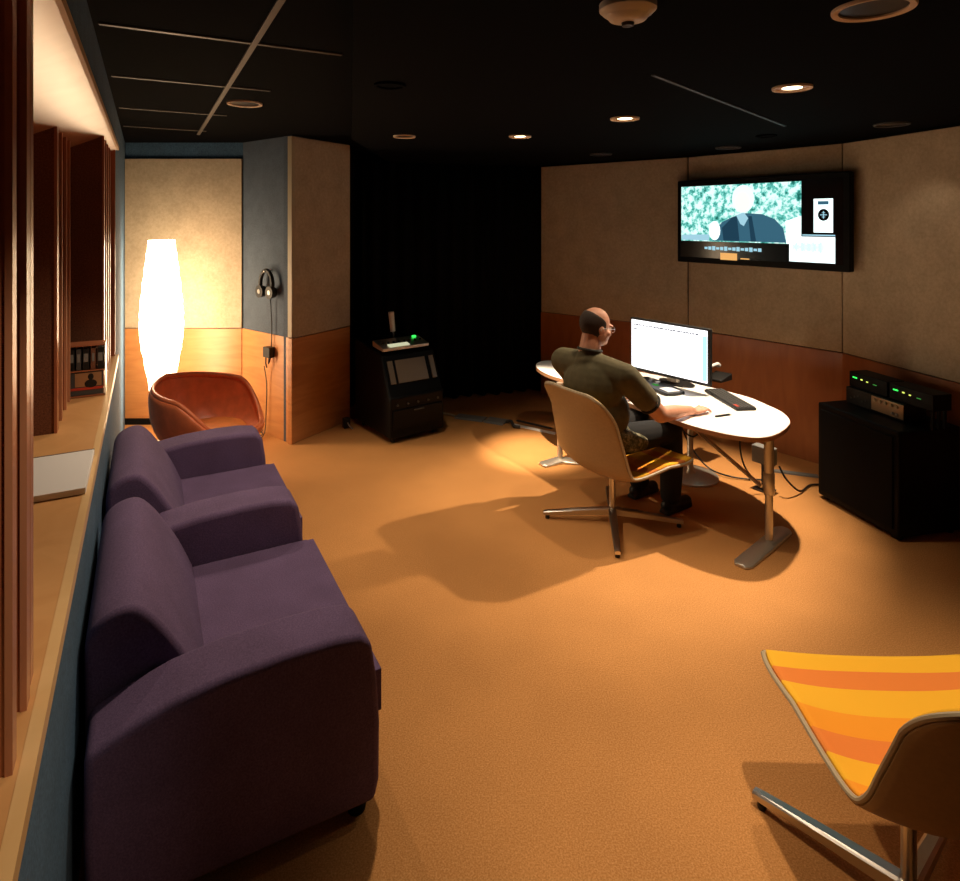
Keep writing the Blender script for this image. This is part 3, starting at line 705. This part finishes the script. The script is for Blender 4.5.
# ------------------------------------------------------------ television
TL = Vector((1.815, 5.70)); TR = Vector((2.685, 4.50)); tm = (TL+TR)/2; trz = math.atan2(TR.y-TL.y, TR.x-TL.x); TW = (TR-TL).length
zt0 = 1.518; zt1 = 2.256; th = zt1-zt0
t = thing('television', 'large black television on the right wall showing a video of a man', 'television', (tm.x, tm.y, 0), trz)
MB().box((0, .035, (zt0+zt1)/2), (TW, .07, th)).build('casing', M['black'], t, bevel=.008)
scr = MB().box((-.006, -.0008, (zt0+zt1)/2+.005), (TW-.08, .0015, th-.09)).build('screen', M['tvblack'], t)
MB().box((0, .11, (zt0+zt1)/2), (.4, .08, .3)).build('wall_mount', M['blackmat'], t)
# screen coordinates: fraction from left/top of the casing
def sx(a): return -TW/2+TW*(.03+(a-.036)*1.05)
def vb(b): return .075+(b-.075)*1.12
def sz(b): return zt1-th*b
def patch(a0, a1, b0, b1, d=.0012, y=-.0022): return MB().box(((sx(a0)+sx(a1))/2, y, (sz(b0)+sz(b1))/2), (sx(a1)-sx(a0), d, sz(b0)-sz(b1)))
patch(.036, .735, .075, vb(.665)).build('video_picture', M['foliage'], scr)
def poly(pts, y, m, nm):
    v = [(sx(a), y, sz(vb(b))) for a, b in pts]+[(sx(a), y+.0006, sz(vb(b))) for a, b in pts]; n = len(pts)
    return MB().add(v, [tuple(range(n)), tuple(range(n, 2*n))[::-1]]+[(i, (i+1) % n, n+(i+1) % n, n+i) for i in range(n)]).build(nm, m, scr)
poly([(.26, .55), (.30, .46), (.36, .41), (.44, .37), (.53, .38), (.60, .43), (.645, .52), (.66, .655), (.24, .655)], -.0036, M['tvgrey'], 'suit_picture')
poly([(.36, .415), (.39, .40), (.405, .655), (.31, .655), (.30, .52)], -.0042, M['tvdark'], 'lapel_picture')
poly([(.455, .40), (.475, .40), (.50, .655), (.47, .655)], -.0042, M['tvdark'], 'lapel_picture')
poly([(.385, .39), (.43, .36), (.455, .42), (.43, .50), (.41, .48)], -.0045, M['tvsoft'], 'shirt_picture')
poly([(.425+.064*math.cos(a), .225+.140*math.sin(a)) for a in [2*PI*i/36 for i in range(36)]], -.0048, M['tvhair'], 'head_picture')
poly([(.422+.045*math.cos(a), .255+.105*math.sin(a)) for a in [2*PI*i/24 for i in range(24)]], -.0056, M['tvface'], 'face_picture')
poly([(.255+.035*math.cos(a), .55+.10*math.sin(a)) for a in [2*PI*i/16 for i in range(16)]], -.0048, M['tvwhite'], 'hand_picture')
poly([(.04, .60), (.22, .59), (.22, .655), (.04, .655)], -.0030, M['tvsoft'], 'bench_picture')
poly([(.655, .45), (.735, .40), (.735, .665), (.66, .665)], -.0030, M['tvwhite'], 'bright_patch')
patch(.795, .885, .265, .61, y=-.0022).build('tool_window', M['tvwhite'], scr)
patch(.815, .865, .29, .325, y=-.0034).build('window_title', M['tvgrey'], scr)
r0 = .041; cx_, cz_ = sx(.842), sz(.43)
MB().add([(cx_, -.004, cz_)]+[(cx_+r0*math.cos(a), -.004, cz_+r0*1.1*math.sin(a)) for a in [2*PI*i/28 for i in range(28)]], [(0, i+1, (i+1) % 28+1) for i in range(28)]).build('round_symbol', M['tvblack'], scr)
mb = MB(); mb.box((cx_, -.0048, cz_), (.05, .0006, .006)); mb.box((cx_, -.0048, cz_), (.006, .0006, .055)); mb.box((cx_, -.0048, cz_+.016), (.024, .0006, .004)); mb.box((cx_, -.0048, cz_-.016), (.024, .0006, .004)); mb.build('symbol_cross', M['tvsoft'], scr)
patch(.675, .895, .655, .92).build('timeline_window', M['tvwhite'], scr)
patch(.74, .895, .632, .645).build('title_bar', M['tvsoft'], scr)
mb = MB()
for i in range(26):
    a = .695+i*.0058; hh = random.uniform(.03, .12); mb.box((sx(a), -.0036, sz(.765)), (.0042, .0006, th*hh))
mb.build('waveform', M['tvsoft'], scr)
mb = MB()
for i in range(14): a = .20+i*.0245; mb.box((sx(a), -.0022, sz(.815)), (.030, .001, .020+.008*(i % 3)))
mb.build('toolbar_icons', M['tvsoft'], scr)
patch(.29, .39, .865, .945).build('folder_icon', M['tvor'], scr)
patch(.41, .46, .915, .928).build('caption_bar', M['tvor'], scr)

# ------------------------------------------------------------ right equipment cabinet
crz = math.radians(-77); cabc = (2.619, 4.011, 0)
t = thing('equipment_cabinet', 'low black cabinet against the right wall at the picture edge', 'cabinet', cabc, crz)
MB().box((0, 0, .335), (.63, .46, .63)).build('carcass', M['black'], t, bevel=.012)
MB().box((0, -.235, .335), (.56, .012, .55)).build('front_grille', M['blackmat'], t, bevel=.003)
for sx_ in (-1, 1):
    for sy_ in (-1, 1): MB().lathe([(0, 0), (.025, 0), (.025, .022), (0, .022)], (sx_*.27, sy_*.19, 0), 16).build('foot', M['dark'], t)
def onto(lx, ly, z): 
    c, s = math.cos(crz), math.sin(crz); return (cabc[0]+c*lx-s*ly, cabc[1]+s*lx+c*ly, z)
t = thing('audio_amplifier', 'brown-fronted audio unit on the black cabinet below the green lights', 'audio unit', onto(-.045, .035, .65), crz)
MB().box((0, .008, .055), (.45, .17, .108)).build('chassis', M['dark'], t, bevel=.004)
fp = MB().box((.105, -.080, .058), (.235, .006, .090)).build('faceplate', M['gold'], t, bevel=.002)
for q in range(5): MB().lathe([(0, 0), (.011, 0), (.011, .0), (.010, .012), (0, .013)], n=14).build('knob', M['trim'], fp, smooth=True, loc=(.02+q*.04, -.083, .082)).rotation_euler = (PI/2, 0, 0)
for q in range(2): MB().lathe([(0, 0), (.008, 0), (.007, .010), (0, .011)], n=14).build('knob', M['chrome'], fp, smooth=True, loc=(.15+q*.03, -.083, .035)).rotation_euler = (PI/2, 0, 0)
mb = MB()
for q in range(5): mb.box((-.18+q*.03, -.079, .04+.015*(q % 3)), (.012, .004, .012))
mb.build('buttons', M['dgrey'], t)
for i, (lx, lab) in enumerate(((-.115, 'left black half-width unit with green and yellow lights'), (.20, 'right black half-width unit with green and yellow lights'))):
    t = thing('signal_meter', lab, 'audio unit', onto(lx, .05, .761 if i == 0 else .761), crz)
    MB().box((0, 0, .052), (.30, .14, .10)).build('chassis', M['black'], t, bevel=.004)
    MB().box((-.10, -.0725, .068), (.034, .004, .008)).build('indicator_light', M['green'], t)
    MB().box((-.045, -.0725, .066), (.014, .004, .008)).build('indicator_light', M['yellow'], t)
    MB().box((0.0, -.0725, .062), (.012, .004, .007)).build('indicator_light', M['yellow'], t)
    MB().box((0.06, -.0725, .058), (.028, .003, .004)).build('print_line', M['greendim'], t)
    if i == 1:
        for q in range(3): MB().box((.13+.0*q, -.05+.045*q, -.055), (.014, .014, .111)).build('support_post', M['black'], t)

# ------------------------------------------------------------ rack console on the left of the curtain
r0v = Vector((-.756, 5.21)); r1v = Vector((-.32, 5.53)); rr = math.atan2(r1v.y-r0v.y, r1v.x-r0v.x); rc = (r0v+r1v)/2
t = thing('mixing_console_rack', 'black wheeled equipment rack with sloped front before the curtain', 'equipment rack', (rc.x, rc.y, 0), rr)
RW = .53
MB().prof([(0, .05), (.70, .05), (.70, .80), (.22, .73), (.17, .72), (.03, .41), (0, .39)], -RW/2, RW/2).build('rack_case', M['black'], t, bevel=.012)
sl_ang = math.atan2(.31, .14)
def onslope(x, s, w, h, d, m, nm, lift=0.004):   # s: distance up the slope from its foot
    y = .03+.14*s/.34; z = .41+.31*s/.34; n_ = Vector((0, -.31, .14)).normalized()*lift
    return MB().box((x, y+n_.y, z+n_.z), (w, h, d), rx=sl_ang).build(nm, m, t, bevel=.002)
onslope(.0, .19, .30, .20, .012, M['lens'], 'display_panel')
onslope(-.20, .19, .05, .20, .012, M['lens'], 'side_display')
onslope(.215, .19, .045, .20, .012, M['lens'], 'side_display')
for q in range(5): MB().lathe([(0, 0), (.010, 0), (.009, .012), (0, .012)], n=12).build('knob', M['dgrey'], t, loc=(-.2+q*.1, -.001, .33)).rotation_euler = (PI/2, 0, 0)
MB().box((0, -.008, .21), (.49, .015, .16)).build('drawer_front', M['black'], t, bevel=.004)
MB().box((0, -.020, .27), (.10, .012, .012)).build('drawer_handle', M['dgrey'], t, bevel=.003)
for sx_ in (-1, 1):
    for yy in (.07, .62):
        w_ = MB(); w_.tube([(sx_*.21-.012, yy, .026), (sx_*.21+.012, yy, .026)], .026, 18); w_.build('castor', M['dark'], t, smooth=True)
def onrack(x, y, z=0):
    c, s = math.cos(rr), math.sin(rr); return (rc.x+c*x-s*y, rc.y+s*x+c*y, z)
m_ = thing('mixer', 'small silver audio mixer with white label on top of the rack', 'mixer', onrack(0, .30, .742), rr)
MB().prof([(-.10, .008), (.10, .025), (.10, .08), (-.10, .035)], -.235, .235).build('chassis', M['steel'], m_, bevel=.004)
for q in range(8): MB().lathe([(0, 0), (.013, 0), (.010, .018), (0, .018)], n=12).build('knob', M['dark'], m_, loc=(-.19+q*.055, -.01+.0, .055))
MB().box((-.06, -.068, .049), (.20, .055, .006), rx=.22).build('label_strip', M['lcd'], m_)
MB().box((.17, .06, .079), (.035, .022, .012), rx=.22).build('green_light', M['green'], m_)
m_ = thing('microphone', 'grey microphone standing upright on the black rack', 'microphone', onrack(.02, .47, .778), rr)
MB().lathe([(0, 0), (.06, 0), (.06, .008), (.012, .02), (.008, .05)], n=24).build('base', M['dark'], m_, smooth=True)
MB().tube([(0, 0, .04), (-.01, 0, .10)], .009, 14).build('stem', M['grey'], m_, smooth=True)
MB().tube([(-.010, 0, .09), (-.030, 0, .27)], [.024, .026], 16).build('head', M['white'], m_, smooth=True)
m_ = thing('cable_drum', 'small dark connector box on the floor left of the rack', 'connector', (-1.22, 5.66, 0), .6)
MB().box((0, 0, .05), (.06, .05, .09)).build('box', M['dark'], m_, bevel=.006)
MB().tube([(0, -.03, .06), (.01, -.05, .03), (.03, -.08, .008)], .006).build('plug', M['chrome'], m_)

# ------------------------------------------------------------ headphones, wall box, cables
hpz = 1.34; hpos = Vector((-1.836, 5.47)); bd = (Vector(Cc)-Vector(B)).normalized(); nrm = Vector((bd.y, -bd.x)); bang = math.atan2(bd.y, bd.x)
wallp = hpos+nrm*.004
t = thing('headphones', 'black headphones hanging on the grey-blue wall', 'headphones', (wallp.x, wallp.y, hpz), bang); t.scale = (1.25, 1.25, 1.25)
MB().tube([(0, .0, .09), (0, -.06, .09)], .006).build('hook', M['chrome'], t)
arc = [(.075*math.sin(a), -.04, .0+.095*math.cos(a)) for a in [(-.62+1.24*i/20)*PI for i in range(21)]]
MB().tube(arc, .014, 10).build('headband', M['dark'], t, smooth=True)
for s in (-1, 1):
    MB().tube([(s*.062, -.062, -.055), (s*.062, -.020, -.055)], [.044, .038], 20).build('ear_cup', M['dark'], t, smooth=True)
    MB().tube([(s*.062, -.064, -.055), (s*.062, -.060, -.055)], [.016, .018], 16).build('cup_badge', M['chrome'], t, smooth=True)
o = MB().tube(cr([(0.03, -.03, -.08), (.035, -.02, -.3), (.03, -.025, -.50), (.01, -.03, -.56)], 6), .0035, 8).build('cable', M['dark'], t, smooth=True)
t = thing('wall_box', 'small black connection box on the orange plywood below the headphones', 'wall box', (wallp.x+bd.x*.02+nrm.x*.01, wallp.y+bd.y*.02+nrm.y*.01, .70), bang)
MB().box((0, -.03, .045), (.10, .055, .09)).build('casing', M['dark'], t, bevel=.004)
MB().tube([(-.02, -.045, .0), (-.015, -.05, -.05), (-.005, -.045, -.09)], .006).build('plug', M['dark'], t)
MB().tube([(.03, -.045, .0), (.03, -.05, -.04)], .006).build('plug', M['dark'], t)
base = wallp+nrm*.05
def bw(a, out, z): p = wallp+bd*a+nrm*out; return (p.x, p.y, z)
pts = [bw(-.02, .06, .62), bw(-.02, .035, .45), bw(-.03, .035, .2), bw(-.03, .05, .03)]
for i in range(22): a = i*.6; pts.append(bw(-.05+.09*math.cos(a), .16+.09*math.sin(a), .012+.003*i))
o = MB().tube(cr(pts, 5), .0045, 8).build('coiled_cable', M['dgrey'], smooth=True); tag(o, 'thin dark cable hanging from the wall box, coiled on the floor', 'cable')

# floor cable ramp, strips
def strip(name, label, cat, a, b, w, h, m):
    a = Vector(a[:2]); b = Vector(b[:2]); c = (a+b)/2; t = thing(name, label, cat, (c.x, c.y, 0), math.atan2(b.y-a.y, b.x-a.x)); L = (b-a).length
    MB().prof([(-w/2, .001), (w/2, .001), (w/2-.02 if w > .05 else w/2-.004, h), (-w/2+.02 if w > .05 else -w/2+.004, h)], -L/2, L/2).build('cover', m, t)
    return t
strip('cable_cover', 'grey rubber cable cover on the carpet beside the rack', 'cable cover', px(457, 416.5, 0), px(485, 420, 0), .15, .014, M['grey'])
strip('cable_cover', 'grey rubber cable cover nearer the desk, end to end with another', 'cable cover', px(487, 420, 0), px(506, 423, 0), .17, .014, M['grey'])
strip('cable_channel', 'long pale cable channel on the carpet behind the shell chair', 'cable cover', px(514, 425, 0), px(556, 434, 0), .055, .012, M['white'])
strip('cable_channel', 'dark cable channel alongside the pale one near the curtain', 'cable cover', px(517, 421, 0), px(552, 429, 0), .03, .010, M['dgrey'])
o = MB().tube(cr([px(440, 413, .01), px(448, 414, .01), px(455, 416, .01)], 5), .012, 8).build('power_cable', M['trim'], smooth=True); tag(o, 'short pale cable running from the rack to the cable cover', 'cable')
o = MB().tube(cr([px(506, 422, .014), px(511, 421, .03), px(514, 426, .016), px(520, 427, .016)], 6), .014, 8).build('cable_plug', M['dgrey'], smooth=True); tag(o, 'dark plug joint between cable cover and pale channel', 'plug')
# power box + cables behind desk
pbx = px(777, 458, .02)
t = thing('power_supply', 'grey power box behind the right leg of the desk', 'power box', (2.00, 4.36, 0), -.9)
MB().box((0, 0, .25), (.15, .07, .12)).build('casing', M['grey'], t, bevel=.006); MB().box((0, 0, .095), (.03, .03, .19)).build('post', M['dgrey'], t)
MB().box((0, 0, .006), (.12, .10, .012)).build('base', M['dgrey'], t)
o = MB().tube(cr([(2.06, 4.27, .205), (2.10, 4.24, .12), (2.22, 4.30, .02), (2.36, 4.42, .012), (2.5, 4.42, .012)], 6), .007, 8).build('power_cable', M['dark'], smooth=True); tag(o, 'black cable sagging from the power box to the black cabinet', 'cable')
strip('floor_strip', 'flat pale cable strip on the floor beside the black cabinet', 'cable cover', px(762, 470, 0), px(818, 477, 0), .05, .012, M['grey'])
for i, (pp, lab) in enumerate(((
    [(1.45, 4.5, .62), (1.42, 4.45, .45), (1.5, 4.35, .38), (1.62, 4.4, .5), (1.7, 4.5, .62)], 'dark cable looping below the middle of the desktop'),
    ([(1.78, 4.2, .62), (1.74, 4.15, .4), (1.82, 4.25, .2), (1.95, 4.3, .05), (2.0, 4.25, .02)], 'dark cable dropping from the desk near the power box'),
    ([(1.5, 4.8, .62), (1.55, 4.75, .3), (1.7, 4.7, .05), (1.85, 4.55, .015), (2.1, 4.5, .012)], 'dark cable running from under the desk along the floor'))):
    o = MB().tube(cr(pp, 8), .006, 8).build('desk_cable', M['dark'], smooth=True); tag(o, lab, 'cable')

# ------------------------------------------------------------ things on the left shelf
def onw(u, n, z): return W(u, n, z)
t = thing('white_board', 'white card binder lying on the wooden shelf', 'binder', onw(2.39, -.095, SH), math.atan2(NY, NX))
MB().box((0, 0, .012), (.20, .37, .020)).build('cover', M['paper'], t, bevel=.002)
MB().box((-.0, .186, .012), (.20, .004, .022)).build('spine', M['dgrey'], t)
t = thing('disc_rack', 'small two-tier wire disc rack on the far part of the shelf', 'disc rack', onw(3.47, -.085, SH), math.atan2(NY, NX))
for z in (.006, .128, .250): MB().box((0, .05, z), (.162, .12, .005)).build('tier', M['fin'], t)
for s in (-1, 1): MB().box((s*.080, .05, .128), (.004, .12, .25)).build('side', M['chrome'] if s > 0 else M['fin'], t)
def onrk(x, y, z): c, s = NX, NY; b_ = onw(3.47, -.085, SH+z); return (b_[0]+c*x-s*y, b_[1]+s*x+c*y, b_[2])
t = thing('disc_case', 'disc case with red stripe and a dark figure, in the lower rack tier', 'disc case', onrk(0, .002, .0095), math.atan2(NY, NX))
MB().box((0, 0, .058), (.142, .010, .114)).build('case', M['dgrey'], t, bevel=.001)
MB().box((.01, -.0056, .075), (.11, .0012, .066)).build('cover_photo', M['gold'], t)
MB().box((0, -.0062, .032), (.142, .0012, .012)).build('red_stripe', M['red'], t)
mb = MB(); mb.ell((.02, -.0072, .088), (.012, .0015, .016)); mb.ell((.02, -.0072, .055), (.026, .0015, .02)); mb.build('figure', M['dark'], t)
for k, (w, m) in enumerate(((.03, 'dark'), (.024, 'dgrey'), (.03, 'dark'), (.022, 'finfab'), (.03, 'dark'))):
    x = -.060+k*.030
    labs2 = ['leftmost upright disc box on the upper tier', 'second upright disc box on the upper tier', 'middle upright disc box on the upper tier', 'fourth upright disc box on the upper tier', 'rightmost upright disc box on the upper tier']
    t = thing('disc_box', labs2[k], 'disc case', onrk(x, .05, .1315), math.atan2(NY, NX), 'disc boxes on the upper rack tier')
    MB().box((0, 0, .052), (w-.004, .11, .10)).build('case', M[m], t, bevel=.001)
    MB().box((0, -.056, .06), (w-.012, .001, .04)).build('spine_label', M['grey'], t)

# ------------------------------------------------------------ camera, world, view
cam = bpy.data.cameras.new('camera'); co = bpy.data.objects.new('camera', cam); C.objects.link(co)
co.location = (0, 0, HC); co.rotation_euler = (PI/2, 0, 0); cam.sensor_width = 36; cam.sensor_fit = 'HORIZONTAL'
cam.lens = 36*F/960; cam.shift_y = -(440.5-220)/960; cam.clip_start = .02
bpy.context.scene.camera = co
w = bpy.data.worlds.new('world'); bpy.context.scene.world = w; w.use_nodes = True
w.node_tree.nodes['Background'].inputs[0].default_value = (.02, .02, .025, 1); w.node_tree.nodes['Background'].inputs[1].default_value = .2
vs_ = bpy.context.scene.view_settings
vs_.view_transform = 'Standard'; vs_.look = 'None'; vs_.exposure = -0.12; vs_.gamma = 1; vs_.use_curve_mapping = False
